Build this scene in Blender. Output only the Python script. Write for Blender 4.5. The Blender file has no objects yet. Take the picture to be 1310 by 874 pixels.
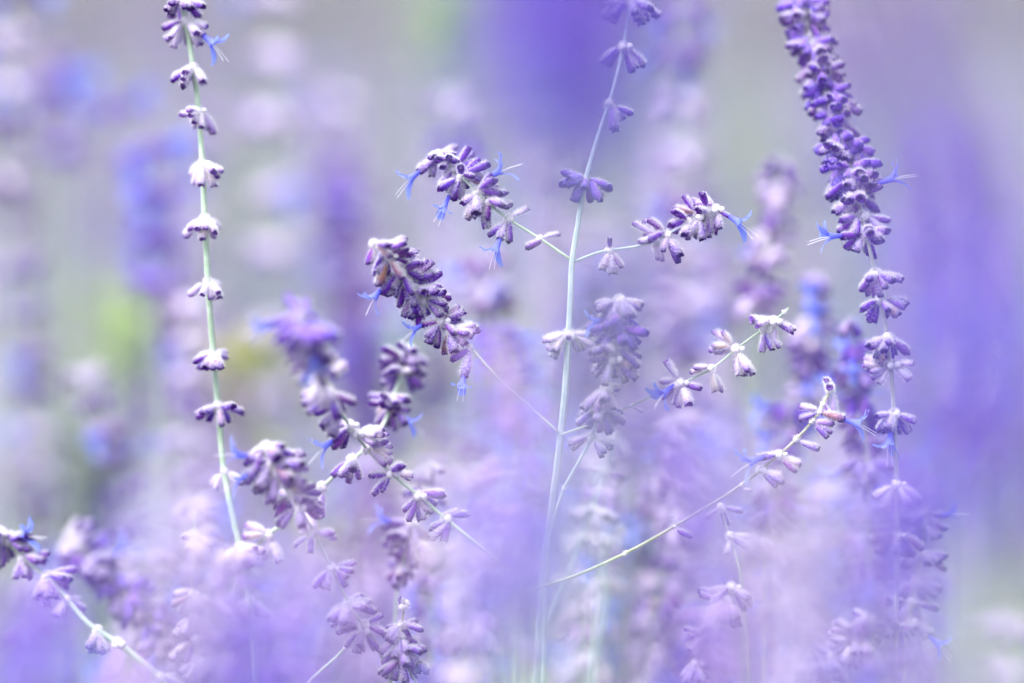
import bpy, math, random
import numpy as np
from mathutils import Vector, Matrix

random.seed(7)
rng = np.random.default_rng(7)
R = math.radians
scene = bpy.context.scene
C = scene.collection

# ------------------------------------------------------------------ camera
CAM_H, DIST, LENS, PITCH = 1.0, 0.85, 100.0, 7.2
cam_data = bpy.data.cameras.new('camera')
cam = bpy.data.objects.new('camera', cam_data)
C.objects.link(cam)
cam.location = (0, -DIST, CAM_H)
cam.rotation_euler = (R(90 - PITCH), 0, 0)
cam_data.lens = LENS
cam_data.sensor_width = 36.0
cam_data.clip_start = 0.01
cam_data.clip_end = 400
cam_data.dof.use_dof = True
cam_data.dof.focus_distance = DIST
cam_data.dof.aperture_fstop = 1.85
cam_data.dof.aperture_blades = 0
scene.camera = cam

# ------------------------------------------------------------------ sky and sun (bright overcast)
SUN_EL, SUN_AZ = 62.0, -125.0       # high, to one side and a little behind the camera
world = bpy.data.worlds.new('World')
scene.world = world
world.use_nodes = True
wn = world.node_tree
bg = wn.nodes['Background']
sky = wn.nodes.new('ShaderNodeTexSky')
sky.sky_type = 'NISHITA'
sky.sun_disc = False
sky.sun_elevation = R(SUN_EL)
sky.sun_rotation = R(SUN_AZ)
sky.dust_density = 3.0
hs = wn.nodes.new('ShaderNodeHueSaturation')
hs.inputs['Saturation'].default_value = 0.4
wn.links.new(sky.outputs[0], hs.inputs['Color'])
wn.links.new(hs.outputs[0], bg.inputs['Color'])
bg.inputs['Strength'].default_value = 0.15
sl = bpy.data.lights.new('sun', 'SUN')
sl.energy = 1.5
sl.angle = R(25)
sl.color = (1.0, 0.96, 0.9)
sun = bpy.data.objects.new('sun', sl)
C.objects.link(sun)
sd = Vector((math.sin(R(SUN_AZ)) * math.cos(R(SUN_EL)), math.cos(R(SUN_AZ)) * math.cos(R(SUN_EL)), math.sin(R(SUN_EL))))
sun.rotation_euler = sd.to_track_quat('Z', 'Y').to_euler()

scene.view_settings.view_transform = 'Standard'
scene.view_settings.look = 'None'
scene.view_settings.exposure = 1.68
scene.view_settings.gamma = 1.0
scene.view_settings.use_curve_mapping = False
scene.render.engine = 'CYCLES'
scene.cycles.use_denoising = True
scene.cycles.denoiser = 'OPENIMAGEDENOISE'
scene.cycles.max_bounces = 5
scene.cycles.diffuse_bounces = 3
scene.cycles.transparent_max_bounces = 4
scene.cycles.caustics_reflective = False
scene.cycles.caustics_refractive = False

# ------------------------------------------------------------------ picture point -> place
PX = DIST * 36.0 / LENS / 1310.0            # metres per photograph pixel at the focus distance
_f = Vector((0, math.cos(R(PITCH)), -math.sin(R(PITCH))))
_u = Vector((0, math.sin(R(PITCH)), math.cos(R(PITCH))))
_r = Vector((1, 0, 0))


def P(px, py, dy=0.0):
    s = DIST + dy
    k = s / DIST * PX
    return Vector(cam.location) + _f * s + _r * ((px - 655) * k) + _u * ((437 - py) * k)


# ------------------------------------------------------------------ materials
def mat(name):
    m = bpy.data.materials.new(name)
    m.use_nodes = True
    return m, m.node_tree, m.node_tree.nodes['Principled BSDF']


def node(nt, kind, **kw):
    n = nt.nodes.new(kind)
    for k, v in kw.items():
        setattr(n, k, v)
    return n


def translucent_mix(nt, bsdf, col_socket, col, fac):
    out = nt.nodes['Material Output']
    tr = node(nt, 'ShaderNodeBsdfTranslucent')
    mx = node(nt, 'ShaderNodeMixShader')
    mx.inputs[0].default_value = fac
    if col_socket is not None:
        nt.links.new(col_socket, tr.inputs['Color'])
    else:
        tr.inputs['Color'].default_value = (*col, 1)
    nt.links.new(bsdf.outputs[0], mx.inputs[1])
    nt.links.new(tr.outputs[0], mx.inputs[2])
    nt.links.new(mx.outputs[0], out.inputs['Surface'])


def mixc(nt, fac, a, b):
    m = node(nt, 'ShaderNodeMix', data_type='RGBA')
    for idx, v in ((0, fac), (6, a), (7, b)):
        if isinstance(v, bpy.types.NodeSocket):
            nt.links.new(v, m.inputs[idx])
        elif isinstance(v, tuple):
            m.inputs[idx].default_value = (*v, 1)
        else:
            m.inputs[idx].default_value = v
    return m.outputs[2]


def attr(nt, name):
    return node(nt, 'ShaderNodeAttribute', attribute_name=name).outputs['Fac']


def mapr(nt, sock, a, b, c=0.0, d=1.0):
    n = node(nt, 'ShaderNodeMapRange')
    nt.links.new(sock, n.inputs[0])
    for i, v in enumerate((a, b, c, d)):
        n.inputs[i + 1].default_value = v
    return n.outputs[0]


def math_node(nt, op, a, b):
    n = node(nt, 'ShaderNodeMath', operation=op)
    for i, v in enumerate((a, b)):
        if isinstance(v, bpy.types.NodeSocket):
            nt.links.new(v, n.inputs[i])
        else:
            n.inputs[i].default_value = v
    return n.outputs[0]


def calyx_material(name, stops, wool_amount, tip):
    m, nt, b = mat(name)
    info = node(nt, 'ShaderNodeObjectInfo')
    rnd = math_node(nt, 'FRACT', math_node(nt, 'ADD', attr(nt, 'rnd'), info.outputs['Random']), 0.0)
    ramp = node(nt, 'ShaderNodeValToRGB')
    cr = ramp.color_ramp
    while len(cr.elements) < len(stops):
        cr.elements.new(0.5)
    for e, (p, c) in zip(cr.elements, stops):
        e.position = p
        e.color = (*c, 1)
    nt.links.new(rnd, ramp.inputs[0])
    t = attr(nt, 't')
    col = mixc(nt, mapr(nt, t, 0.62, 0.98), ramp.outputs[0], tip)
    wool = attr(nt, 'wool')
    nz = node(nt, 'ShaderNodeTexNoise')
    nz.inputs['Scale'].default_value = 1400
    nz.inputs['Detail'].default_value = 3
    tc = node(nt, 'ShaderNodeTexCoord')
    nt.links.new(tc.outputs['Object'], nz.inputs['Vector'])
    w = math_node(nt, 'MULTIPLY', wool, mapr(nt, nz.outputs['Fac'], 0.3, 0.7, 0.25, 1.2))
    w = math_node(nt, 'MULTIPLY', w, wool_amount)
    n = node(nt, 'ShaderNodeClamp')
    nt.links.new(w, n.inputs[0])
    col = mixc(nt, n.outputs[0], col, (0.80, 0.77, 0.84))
    nt.links.new(col, b.inputs['Base Color'])
    b.inputs['Roughness'].default_value = 0.75
    b.inputs['Specular IOR Level'].default_value = 0.2
    b.inputs['Sheen Weight'].default_value = 0.1
    b.inputs['Sheen Roughness'].default_value = 0.3
    b.inputs['Sheen Tint'].default_value = (0.9, 0.86, 1.0, 1)
    translucent_mix(nt, b, col, None, 0.22)
    return m


VIOLET = [(0.0, (0.125, 0.022, 0.46)), (0.25, (0.18, 0.032, 0.46)), (0.5, (0.13, 0.04, 0.54)), (0.72, (0.22, 0.024, 0.36)),
          (0.88, (0.12, 0.02, 0.40)), (0.95, (0.27, 0.15, 0.58)), (1.0, (0.38, 0.18, 0.14))]
DEEP = [(0.0, (0.17, 0.06, 0.66)), (0.3, (0.23, 0.07, 0.62)), (0.55, (0.18, 0.09, 0.78)), (0.8, (0.30, 0.08, 0.60)),
        (1.0, (0.30, 0.17, 0.74))]
PALE = [(0.0, (0.56, 0.42, 0.78)), (0.3, (0.46, 0.32, 0.76)), (0.6, (0.66, 0.54, 0.82)), (0.85, (0.58, 0.40, 0.72)),
        (1.0, (0.74, 0.58, 0.54))]
M = {}
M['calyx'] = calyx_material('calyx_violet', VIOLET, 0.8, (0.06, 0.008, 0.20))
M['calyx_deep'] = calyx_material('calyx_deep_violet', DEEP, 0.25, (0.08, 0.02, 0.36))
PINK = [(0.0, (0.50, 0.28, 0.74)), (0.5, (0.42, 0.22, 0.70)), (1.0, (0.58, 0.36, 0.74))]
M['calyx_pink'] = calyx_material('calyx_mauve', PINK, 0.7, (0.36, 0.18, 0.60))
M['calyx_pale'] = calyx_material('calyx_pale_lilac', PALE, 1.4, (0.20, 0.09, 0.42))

m, nt, b = mat('white_wool_hair')
b.inputs['Base Color'].default_value = (0.86, 0.84, 0.88, 1)
b.inputs['Roughness'].default_value = 0.6
b.inputs['Specular IOR Level'].default_value = 0.25
translucent_mix(nt, b, None, (0.88, 0.86, 0.92), 0.45)
M['hair'] = m

m, nt, b = mat('lilac_hair')
b.inputs['Base Color'].default_value = (0.42, 0.26, 0.72, 1)
b.inputs['Roughness'].default_value = 0.6
b.inputs['Specular IOR Level'].default_value = 0.25
translucent_mix(nt, b, None, (0.45, 0.28, 0.76), 0.4)
M['hair_lilac'] = m

m, nt, b = mat('blue_petal')
col = mixc(nt, mapr(nt, attr(nt, 't'), 0.1, 1.0), (0.13, 0.11, 0.86), (0.28, 0.38, 0.95))
nt.links.new(col, b.inputs['Base Color'])
b.inputs['Roughness'].default_value = 0.55
b.inputs['Specular IOR Level'].default_value = 0.3
b.inputs['Sheen Weight'].default_value = 0.3
translucent_mix(nt, b, col, None, 0.4)
M['petal'] = m


def stalk_material(name, a, c, ridge):
    m, nt, b = mat(name)
    tc = node(nt, 'ShaderNodeTexCoord')
    nz = node(nt, 'ShaderNodeTexNoise')
    nz.inputs['Scale'].default_value = 260
    nz.inputs['Detail'].default_value = 5
    nt.links.new(tc.outputs['Object'], nz.inputs['Vector'])
    big = node(nt, 'ShaderNodeTexNoise')
    big.inputs['Scale'].default_value = 22
    nt.links.new(tc.outputs['Object'], big.inputs['Vector'])
    col = mixc(nt, mapr(nt, big.outputs['Fac'], 0.35, 0.65), a, c)
    col = mixc(nt, mapr(nt, nz.outputs['Fac'], 0.42, 0.68, 0.0, 0.5), col, ridge)
    col = mixc(nt, mapr(nt, attr(nt, 'wool'), 0.0, 1.0, 0.0, 0.75), col, ridge)
    nt.links.new(col, b.inputs['Base Color'])
    b.inputs['Roughness'].default_value = 0.7
    b.inputs['Specular IOR Level'].default_value = 0.25
    b.inputs['Sheen Weight'].default_value = 0.6
    b.inputs['Sheen Roughness'].default_value = 0.35
    bp = node(nt, 'ShaderNodeBump')
    bp.inputs['Strength'].default_value = 0.3
    bp.inputs['Distance'].default_value = 0.0003
    nt.links.new(nz.outputs['Fac'], bp.inputs['Height'])
    nt.links.new(bp.outputs[0], b.inputs['Normal'])
    return m


M['stalk_green'] = stalk_material('stalk_pale_green', (0.25, 0.39, 0.26), (0.33, 0.44, 0.33), (0.60, 0.65, 0.59))
M['stalk_blue'] = stalk_material('stalk_silver_blue', (0.20, 0.29, 0.36), (0.26, 0.36, 0.42), (0.56, 0.61, 0.68))
M['stalk_grey'] = stalk_material('stalk_grey', (0.17, 0.18, 0.19), (0.22, 0.23, 0.22), (0.40, 0.41, 0.45))
M['stalk_olive'] = stalk_material('stalk_olive_brown', (0.24, 0.27, 0.17), (0.22, 0.20, 0.15), (0.52, 0.54, 0.46))


def leaf_material(name, a, c, fac):
    m, nt, b = mat(name)
    info = node(nt, 'ShaderNodeObjectInfo')
    rnd = math_node(nt, 'FRACT', math_node(nt, 'ADD', attr(nt, 'rnd'), info.outputs['Random']), 0.0)
    col = mixc(nt, rnd, a, c)
    nt.links.new(col, b.inputs['Base Color'])
    b.inputs['Roughness'].default_value = 0.6
    translucent_mix(nt, b, col, None, fac)
    return m


M['leaf'] = leaf_material('leaf_fresh_green', (0.16, 0.30, 0.05), (0.26, 0.38, 0.10), 0.4)
M['leaf_light'] = leaf_material('leaf_pale_green', (0.36, 0.52, 0.16), (0.46, 0.58, 0.28), 0.45)
M['leaf_yellow'] = leaf_material('leaf_yellow_green', (0.42, 0.42, 0.10), (0.34, 0.40, 0.14), 0.4)
M['leaf_grey'] = leaf_material('leaf_grey_green', (0.22, 0.27, 0.23), (0.34, 0.38, 0.36), 0.3)

m, nt, b = mat('earth')
tc = node(nt, 'ShaderNodeTexCoord')
nz = node(nt, 'ShaderNodeTexNoise')
nz.inputs['Scale'].default_value = 3.0
nz.inputs['Detail'].default_value = 12
nt.links.new(tc.outputs['Object'], nz.inputs['Vector'])
col = mixc(nt, mapr(nt, nz.outputs['Fac'], 0.35, 0.65), (0.055, 0.050, 0.055), (0.06, 0.07, 0.055))
nt.links.new(col, b.inputs['Base Color'])
b.inputs['Roughness'].default_value = 0.95
bp = node(nt, 'ShaderNodeBump')
bp.inputs['Strength'].default_value = 0.7
bp.inputs['Distance'].default_value = 0.02
nt.links.new(nz.outputs['Fac'], bp.inputs['Height'])
nt.links.new(bp.outputs[0], b.inputs['Normal'])
M['earth'] = m


# ------------------------------------------------------------------ mesh building
class Geo:
    """triangle soup with point attributes t, rnd, wool and one material index per face"""

    def __init__(self):
        self.v, self.f, self.m, self.t, self.r, self.w = [], [], [], [], [], []
        self.n = 0

    def add(self, v, f, mi, t=0.0, r=0.0, w=0.0):
        v = np.asarray(v, float).reshape(-1, 3)
        f = np.asarray(f, int).reshape(-1, 3)
        k = len(v)
        self.v.append(v)
        self.f.append(f + self.n)
        self.m.append(np.full(len(f), mi, int))
        for lst, a in ((self.t, t), (self.r, r), (self.w, w)):
            lst.append(np.broadcast_to(np.asarray(a, float), (k,)).copy())
        self.n += k

    def arrays(self):
        return [np.concatenate(x) for x in (self.v, self.f, self.m, self.t, self.r, self.w)]

    def add_geo(self, arr, mat4, r=None, remap=None):
        v, f, mi, t, rr, w = arr
        A = np.array(mat4)
        v = v @ A[:3, :3].T + A[:3, 3]
        if remap is not None:
            mi = np.asarray(remap)[mi]
        self.v.append(v)
        self.f.append(f + self.n)
        self.m.append(mi)
        self.t.append(t)
        self.r.append(rr if r is None else np.full(len(v), r))
        self.w.append(w)
        self.n += len(v)

    def mesh(self, name, mats):
        v, f, mi, t, r, w = self.arrays()
        me = bpy.data.meshes.new(name)
        me.vertices.add(len(v))
        me.vertices.foreach_set('co', v.astype(np.float32).ravel())
        me.loops.add(len(f) * 3)
        me.loops.foreach_set('vertex_index', f.astype(np.int32).ravel())
        me.polygons.add(len(f))
        me.polygons.foreach_set('loop_start', np.arange(0, len(f) * 3, 3, dtype=np.int32))
        for x in mats:
            me.materials.append(M[x])
        me.polygons.foreach_set('material_index', mi.astype(np.int32))
        me.polygons.foreach_set('use_smooth', np.ones(len(f), bool))
        for nm, a in (('t', t), ('rnd', r), ('wool', w)):
            at = me.attributes.new(nm, 'FLOAT', 'POINT')
            at.data.foreach_set('value', a.astype(np.float32))
        me.update()
        me.validate()
        return me


def unit(a):
    a = np.asarray(a, float)
    return a / (np.linalg.norm(a, axis=-1, keepdims=True) + 1e-12)


def hairs(g, base, direc, length, width, mi):
    """curled pointed ribbons"""
    n = len(base)
    if n == 0:
        return
    d = unit(direc)
    side = unit(np.cross(d, rng.normal(size=(n, 3))))
    curl = unit(rng.normal(size=(n, 3)) + np.array([0, 0, 0.0]))
    L = length[:, None]
    p1 = base + d * L * 0.5 + curl * L * 0.08
    p2 = base + d * L * 0.9 + curl * L * 0.28
    w = side * width
    v = np.stack([base - w, base + w, p1 - w * 0.8, p1 + w * 0.8, p2], 1).reshape(-1, 3)
    o = (np.arange(n) * 5)[:, None, None]
    f = (np.array([[0, 1, 2], [1, 3, 2], [2, 3, 4]])[None] + o).reshape(-1, 3)
    g.add(v, f, mi, 0, 0, 1)


def ring_faces(nr, ns):
    f = []
    for i in range(nr - 1):
        for j in range(ns):
            a, b2 = i * ns + j, i * ns + (j + 1) % ns
            c, d = a + ns, b2 + ns
            f += [[a, b2, d], [a, d, c]]
    return f


def make_calyx(g, ns, nhair, seed, open_mouth, hair_len=1.0, low=False, lilac=2):
    """bell along +Z, woolly side +Y, base at the origin; 6 mm"""
    rr = np.random.default_rng(seed)
    mm = 0.001
    L = rr.uniform(5.0, 6.6)
    fat = rr.uniform(0.85, 1.12)
    if low:
        prof = [(0, .3), (.30, .9), (.8, 1.15), (1.0, .75)]
    else:
        prof = [(0, .28), (.05, .52), (.16, .80), (.34, 1.0), (.55, 1.12), (.75, 1.18), (.90, 1.12), (1.0, 1.02)]
        prof += [(.93, .72), (.80, .40)] if open_mouth else [(1.04, .62), (1.05, .25)]
    ang = np.arange(ns) * 2 * math.pi / ns
    V, T, W = [], [], []
    bend = rr.uniform(-0.9, 0.2)
    for i, (z, r) in enumerate(prof):
        lip = 0.0
        if not low and i in (6, 7):
            lip = 0.35 * np.cos(2 * ang) + 0.22 * np.cos(5 * ang + seed)
        rad = r * fat * (1 + 0.06 * np.cos(5 * ang + seed))
        x = rad * np.cos(ang) * 1.05
        y = rad * np.sin(ang) * 0.9 + bend * z * z
        zz = z * L + lip
        V.append(np.stack([x, y, np.broadcast_to(zz, (ns,))], 1) * mm)
        T.append(np.full(ns, min(z, 1.0) if not (open_mouth and i > 7) else 1.0))
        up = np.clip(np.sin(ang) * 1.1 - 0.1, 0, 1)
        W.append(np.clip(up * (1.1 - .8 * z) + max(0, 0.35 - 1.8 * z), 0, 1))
    V = np.concatenate(V)
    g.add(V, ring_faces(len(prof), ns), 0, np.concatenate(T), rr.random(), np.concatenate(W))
    nr = len(prof)
    g_tip = np.array([[nr * ns - ns + j, nr * ns - ns + (j + 1) % ns, nr * ns - ns + (j + 2) % ns] for j in range(0, ns - 2)])
    g.f.append(g_tip + (g.n - len(V)))
    g.m.append(np.zeros(len(g_tip), int))
    if nhair:
        m = nhair * 3
        z = rr.random(m) ** 0.9 * 0.98
        a = rr.random(m) * 2 * math.pi
        keep = rr.random(m) < np.clip(0.34 + 0.45 * np.sin(a) + 0.15 * (1 - z), 0.22, 1)
        z, a = z[keep][:nhair], a[keep][:nhair]
        pr = np.array(prof[:8] if not low else prof)
        rad = np.interp(z, pr[:, 0], pr[:, 1]) * fat
        base = np.stack([rad * np.cos(a) * 1.05, rad * np.sin(a) * .9 + bend * z * z, z * L], 1) * mm * 0.98
        nrm = np.stack([np.cos(a), np.sin(a), np.full(len(a), 0.25)], 1)
        d_ = nrm + rr.normal(size=nrm.shape) * 0.28
        ln_ = rr.uniform(.45, 1.25, len(a)) * mm * hair_len
        top = (np.sin(a) > .25) | (z < .22) | (rr.random(len(a)) < .22)
        hairs(g, base[top], d_[top], ln_[top], 0.034 * mm, 1)
        hairs(g, base[~top], d_[~top], ln_[~top] * .8, 0.028 * mm, lilac)
    return L * mm


def make_flower(g, mi, mi_hair, seed, low=False):
    """two-lipped blue flower along +Z from the origin: tube, raised four-lobed lip, tongue, two stamens"""
    rr = np.random.default_rng(seed)
    mm = 0.001
    ns = 6 if low else 8
    ang = np.arange(ns) * 2 * math.pi / ns
    prof = [(-1.2, .5), (0, .6), (1.5, .75), (3.0, 1.0), (3.8, 1.35)]
    V = np.concatenate([np.stack([r * np.cos(ang), r * np.sin(ang), np.full(ns, z)], 1) for z, r in prof]) * mm
    T = np.repeat([p[0] / 7.5 + .15 for p in prof], ns)
    g.add(V, ring_faces(len(prof), ns), mi, T, 0, 0)

    def petal(az, length, width, flare, curl):
        n = 5
        rows = []
        for i in range(n):
            s = i / (n - 1)
            wid = width * (0.45 + 1.1 * s - 1.15 * s ** 3)
            th = flare + curl * s
            rad = 1.1 + length * s * math.sin(th)
            z = 3.4 + length * s * math.cos(th)
            for e in (-1, 0, 1):
                cup = -0.22 * wid * (abs(e))
                rows.append(((rad + cup) * math.cos(az) - e * wid * math.sin(az),
                             (rad + cup) * math.sin(az) + e * wid * math.cos(az), z + 0.15 * rr.normal() * s))
        f = []
        for i in range(n - 1):
            for e in range(2):
                a = i * 3 + e
                f += [[a, a + 1, a + 4], [a, a + 4, a + 3]]
        g.add(np.array(rows) * mm, f, mi, np.repeat(np.linspace(.5, 1, n), 3), 0, 0)

    petal(math.pi / 2, 4.6, 1.5, .25, .7)
    petal(math.pi / 2 + .8, 3.8, 1.3, .4, .8)
    petal(math.pi / 2 - .8, 3.8, 1.3, .4, .8)
    petal(-math.pi / 2, 5.2, 1.7, .35, .5)
    for s in (-1, 1):
        a = np.array([[0.3 * s, -.2, 3], [0.7 * s, -.6, 6.0], [1.0 * s, -1.6, 9.0 + rr.random()]]) * mm
        for i in range(2):
            d = np.array([.09, .03, 0]) * mm
            e = np.array([0, .1, 0]) * mm
            g.add([a[i] - d, a[i] + d, a[i + 1] - d, a[i + 1] + d, a[i] - e, a[i] + e, a[i + 1] - e, a[i + 1] + e],
                  [[0, 1, 3], [0, 3, 2], [4, 5, 7], [4, 7, 6]], mi_hair, 1, 0, 1)


def calyx_mesh(seed, mat_name, nhair, hl=1.0):
    g = Geo()
    L = make_calyx(g, 9, nhair, seed, seed % 3 != 0, hl)
    return g.mesh('calyx', [mat_name, 'hair', 'hair' if mat_name == 'calyx_pale' else 'hair_lilac']), L


CALYX = {'calyx': [calyx_mesh(s, 'calyx', 420, 1.05) for s in range(10)],
         'calyx_pale': [calyx_mesh(40 + s, 'calyx_pale', 520, 1.15) for s in range(8)],
         'calyx_deep': [calyx_mesh(80 + s, 'calyx_deep', 200, .8) for s in range(8)]}
FLOWER = []
for s in range(5):
    g = Geo()
    make_flower(g, 0, 1, s)
    FLOWER.append(g.mesh('flower', ['petal', 'hair']))


def hub_mesh(seed, nhair, rad):
    rr = np.random.default_rng(seed)
    g = Geo()
    mm = 0.001
    for k in range(5):
        c = rr.normal(size=3) * np.array([.9, .9, .45]) * rad * .55
        rr_ = rad * rr.uniform(.4, .75)
        ns, nr = 7, 6
        ph = np.linspace(0.05, math.pi - .05, nr)
        an = np.arange(ns) * 2 * math.pi / ns
        V = np.concatenate([np.stack([np.sin(p) * np.cos(an), np.sin(p) * np.sin(an), np.full(ns, -np.cos(p))], 1) for p in ph]) * rr_ + c
        g.add(V * mm, ring_faces(nr, ns), 0, .2, rr.random(), 1)
    d = unit(rr.normal(size=(nhair, 3)) + np.array([0, 0, .35]))
    hairs(g, d * rad * mm * .8, d + rr.normal(size=d.shape) * .4, rr.uniform(.5, 1.2, nhair) * mm, .036 * mm, 1)
    return g.mesh('whorl', ['calyx_pale', 'hair'])


HUB = [hub_mesh(s, 460, 1.8) for s in range(5)]
NUB = [hub_mesh(20 + s, 140, 1.0) for s in range(4)]


def frame_from(direction, up):
    z = Vector(direction).normalized()
    x = Vector(up).cross(z)
    if x.length < 1e-4:
        x = Vector((1, 0, 0)).cross(z)
    x.normalize()
    y = z.cross(x)
    return Matrix((x, y, z)).transposed()


def calyx_dirs(axis, n, droop, rr, bias=None, spread=1.0, flat=0.85):
    """directions of n calyces round a node, in two opposite bunches that hang a little"""
    axis = Vector(axis).normalized()
    ref = Vector((0, 1, 0)) if abs(axis.y) < .8 else Vector((1, 0, 0))
    e1 = axis.cross(ref).normalized()
    e2 = axis.cross(e1)
    out = []
    ph0 = rr.uniform(-.5, .5) + (0 if rr.random() < flat else math.pi / 2)
    k = 0
    while len(out) < n:
        k += 1
        ph = ph0 + (k % 2) * math.pi + rr.gauss(0, .62)
        rad = e1 * math.cos(ph) + e2 * math.sin(ph)
        if bias is not None and rad.dot(bias) < 0.15 and k < 200:
            continue
        el = rr.uniform(-1.0, .38) * spread - droop
        d = rad * math.cos(el) + axis * math.sin(el)
        d = (d + Vector((0, 0, -.28))).normalized()
        out.append((d, rad))
    return out


# joined whorls for sprigs that are out of focus
def joined_whorl(seed, kind, n, nflowers, droop=.15):
    rr = random.Random(seed)
    g = Geo()
    for k, (d, rad) in enumerate(calyx_dirs((0, 0, 1), n, droop, rr, flat=1)):
        c = Geo()
        L = make_calyx(c, 6, {'calyx': 26, 'calyx_pale': 90, 'calyx_deep': 3, 'calyx_pink': 6}[kind], rr.randrange(9999), False, 1.1, False, 1 if kind == 'calyx_pale' else 3)
        mt = frame_from(d, (0, 0, 1)).to_4x4()
        mt.translation = rad * .001 + d * .0012
        s = rr.uniform(.8, 1.1)
        g.add_geo(c.arrays(), mt @ Matrix.Scale(s, 4), r=rr.random())
        if k < nflowers:
            c = Geo()
            make_flower(c, 2, 1, rr.randrange(9999), True)
            mt2 = mt.copy()
            mt2.translation = mt.translation + d * L * .9
            g.add_geo(c.arrays(), mt2)
    d = unit(np.random.default_rng(seed).normal(size=(40, 3)))
    hairs(g, d * .001, d, np.full(40, .0011), .00006, 1)
    return g.mesh('whorl', [kind, 'hair', 'petal', 'hair_lilac'])


WHORL = {k: [joined_whorl(100 * i + j, k, 9 + j % 5, (j % 3 == 0) * (2 if k != 'calyx_pale' else 1)) for j in range(8)]
         for i, k in enumerate(('calyx', 'calyx_pale', 'calyx_deep', 'calyx_pink'))}


# ------------------------------------------------------------------ stalks
def catmull(pts, step):
    pts = [Vector(p) for p in pts]
    if len(pts) == 2:
        pts = [pts[0], (pts[0] + pts[1]) / 2, pts[1]]
    ext = [pts[0] * 2 - pts[1]] + pts + [pts[-1] * 2 - pts[-2]]
    out = []
    for i in range(1, len(ext) - 2):
        p0, p1, p2, p3 = ext[i - 1:i + 3]
        n = max(2, int((p2 - p1).length / step))
        for k in range(n):
            t = k / n
            out.append(.5 * ((2 * p1) + (p2 - p0) * t + (2 * p0 - 5 * p1 + 4 * p2 - p3) * t * t + (3 * p1 - p0 - 3 * p2 + p3) * t ** 3))
    out.append(pts[-1].copy())
    return out


def to_ground(end, tang, reach=.12):
    t = Vector(tang)
    t.z = min(t.z, -.25)
    t.normalize()
    base = Vector((end.x + t.x * reach * 1.4, end.y + t.y * reach * 1.4, 0))
    d = end.z
    pts = []
    for k in range(1, 9):
        s = k / 8
        h00, h10 = 2 * s ** 3 - 3 * s ** 2 + 1, s ** 3 - 2 * s ** 2 + s
        h01, h11 = -2 * s ** 3 + 3 * s ** 2, s ** 3 - s ** 2
        pts.append(end * h00 + t * (d * .6) * h10 + base * h01 + Vector((0, 0, -d * .8)) * h11)
    pts[-1].z = 0
    return pts


def tube_mesh(name, pts, radii, origin, matname, ns=8, square=0.0, nhair=0, hair_to=None, nodes=()):
    g = Geo()
    P_ = np.array([p - origin for p in pts])
    T_ = unit(np.gradient(P_, axis=0))
    ref = np.array([0.3, 1, 0.1])
    e1 = unit(np.cross(T_, ref))
    e2 = np.cross(T_, e1)
    ang = np.arange(ns) * 2 * math.pi / ns + math.pi / 4
    sq = 1 + square * np.cos(4 * (ang - math.pi / 4))
    rad = np.asarray(radii)[:, None]
    V = P_[:, None] + (e1[:, None] * np.cos(ang)[None, :, None] + e2[:, None] * np.sin(ang)[None, :, None]) * (rad * sq)[:, :, None]
    W = np.tile(np.clip((sq - 1) * 6, 0, 1), len(pts))
    n0 = len(pts)
    g.add(V.reshape(-1, 3), ring_faces(n0, ns), 0, 0, .5, W)
    caps = [[0, j + 1, j] for j in range(1, ns - 1)] + [[(n0 - 1) * ns, (n0 - 1) * ns + j, (n0 - 1) * ns + j + 1] for j in range(1, ns - 1)]
    g.f.append(np.array(caps))
    g.m.append(np.zeros(len(caps), int))
    if nhair:
        k = min(hair_to or n0, n0)
        i = rng.uniform(0, k - 1.001, nhair)
        i0 = i.astype(int)
        fr = (i - i0)[:, None]
        a = rng.uniform(0, 2 * math.pi, nhair)[:, None]
        c = P_[i0] * (1 - fr) + P_[i0 + 1] * fr
        nrm = e1[i0] * np.cos(a) + e2[i0] * np.sin(a)
        r_ = np.asarray(radii)[i0][:, None]
        hairs(g, c + nrm * r_ * .98, nrm + rng.normal(size=nrm.shape) * .5, rng.uniform(.00012, .0004, nhair), .00002, 1)
    return g.mesh(name, [matname, 'hair'])


def new_obj(name, me, parent=None, loc=None):
    o = bpy.data.objects.new(name, me)
    C.objects.link(o)
    if parent is not None:
        o.parent = parent
    if loc is not None:
        o.location = loc
    return o


def tag(o, label, cat, group=None):
    o['label'] = label
    o['category'] = cat
    if group:
        o['group'] = group


def nearest(path, p):
    d = [(q - p).length_squared for q in path]
    return int(np.argmin(d))


def img_dir(angle, depth=0.0):
    """angle in the picture, degrees from right, anticlockwise"""
    return (_r * math.cos(R(angle)) + _u * math.sin(R(angle)) + _f * depth).normalized()


def place_calyx(parent, origin, direction, kind, rr, scale=1.0, base=None):
    me, L = rr.choice(CALYX[kind])
    o = new_obj('calyx', me, parent)
    mt = frame_from(direction, Vector((rr.gauss(0, .25), rr.gauss(0, .25), 1)))
    s = rr.uniform(.86, 1.1) * scale
    o.matrix_local = Matrix.Translation(base - origin) @ mt.to_4x4() @ Matrix.Scale(s, 4)
    return L * s


def place_flower(parent, origin, direction, pos, rr, scale=1.0):
    o = new_obj('flower', rr.choice(FLOWER), parent)
    mt = frame_from(direction, (rr.gauss(0, .3), rr.gauss(0, .3), 1))
    o.matrix_local = Matrix.Translation(pos - origin) @ mt.to_4x4() @ Matrix.Scale(scale, 4)


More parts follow.
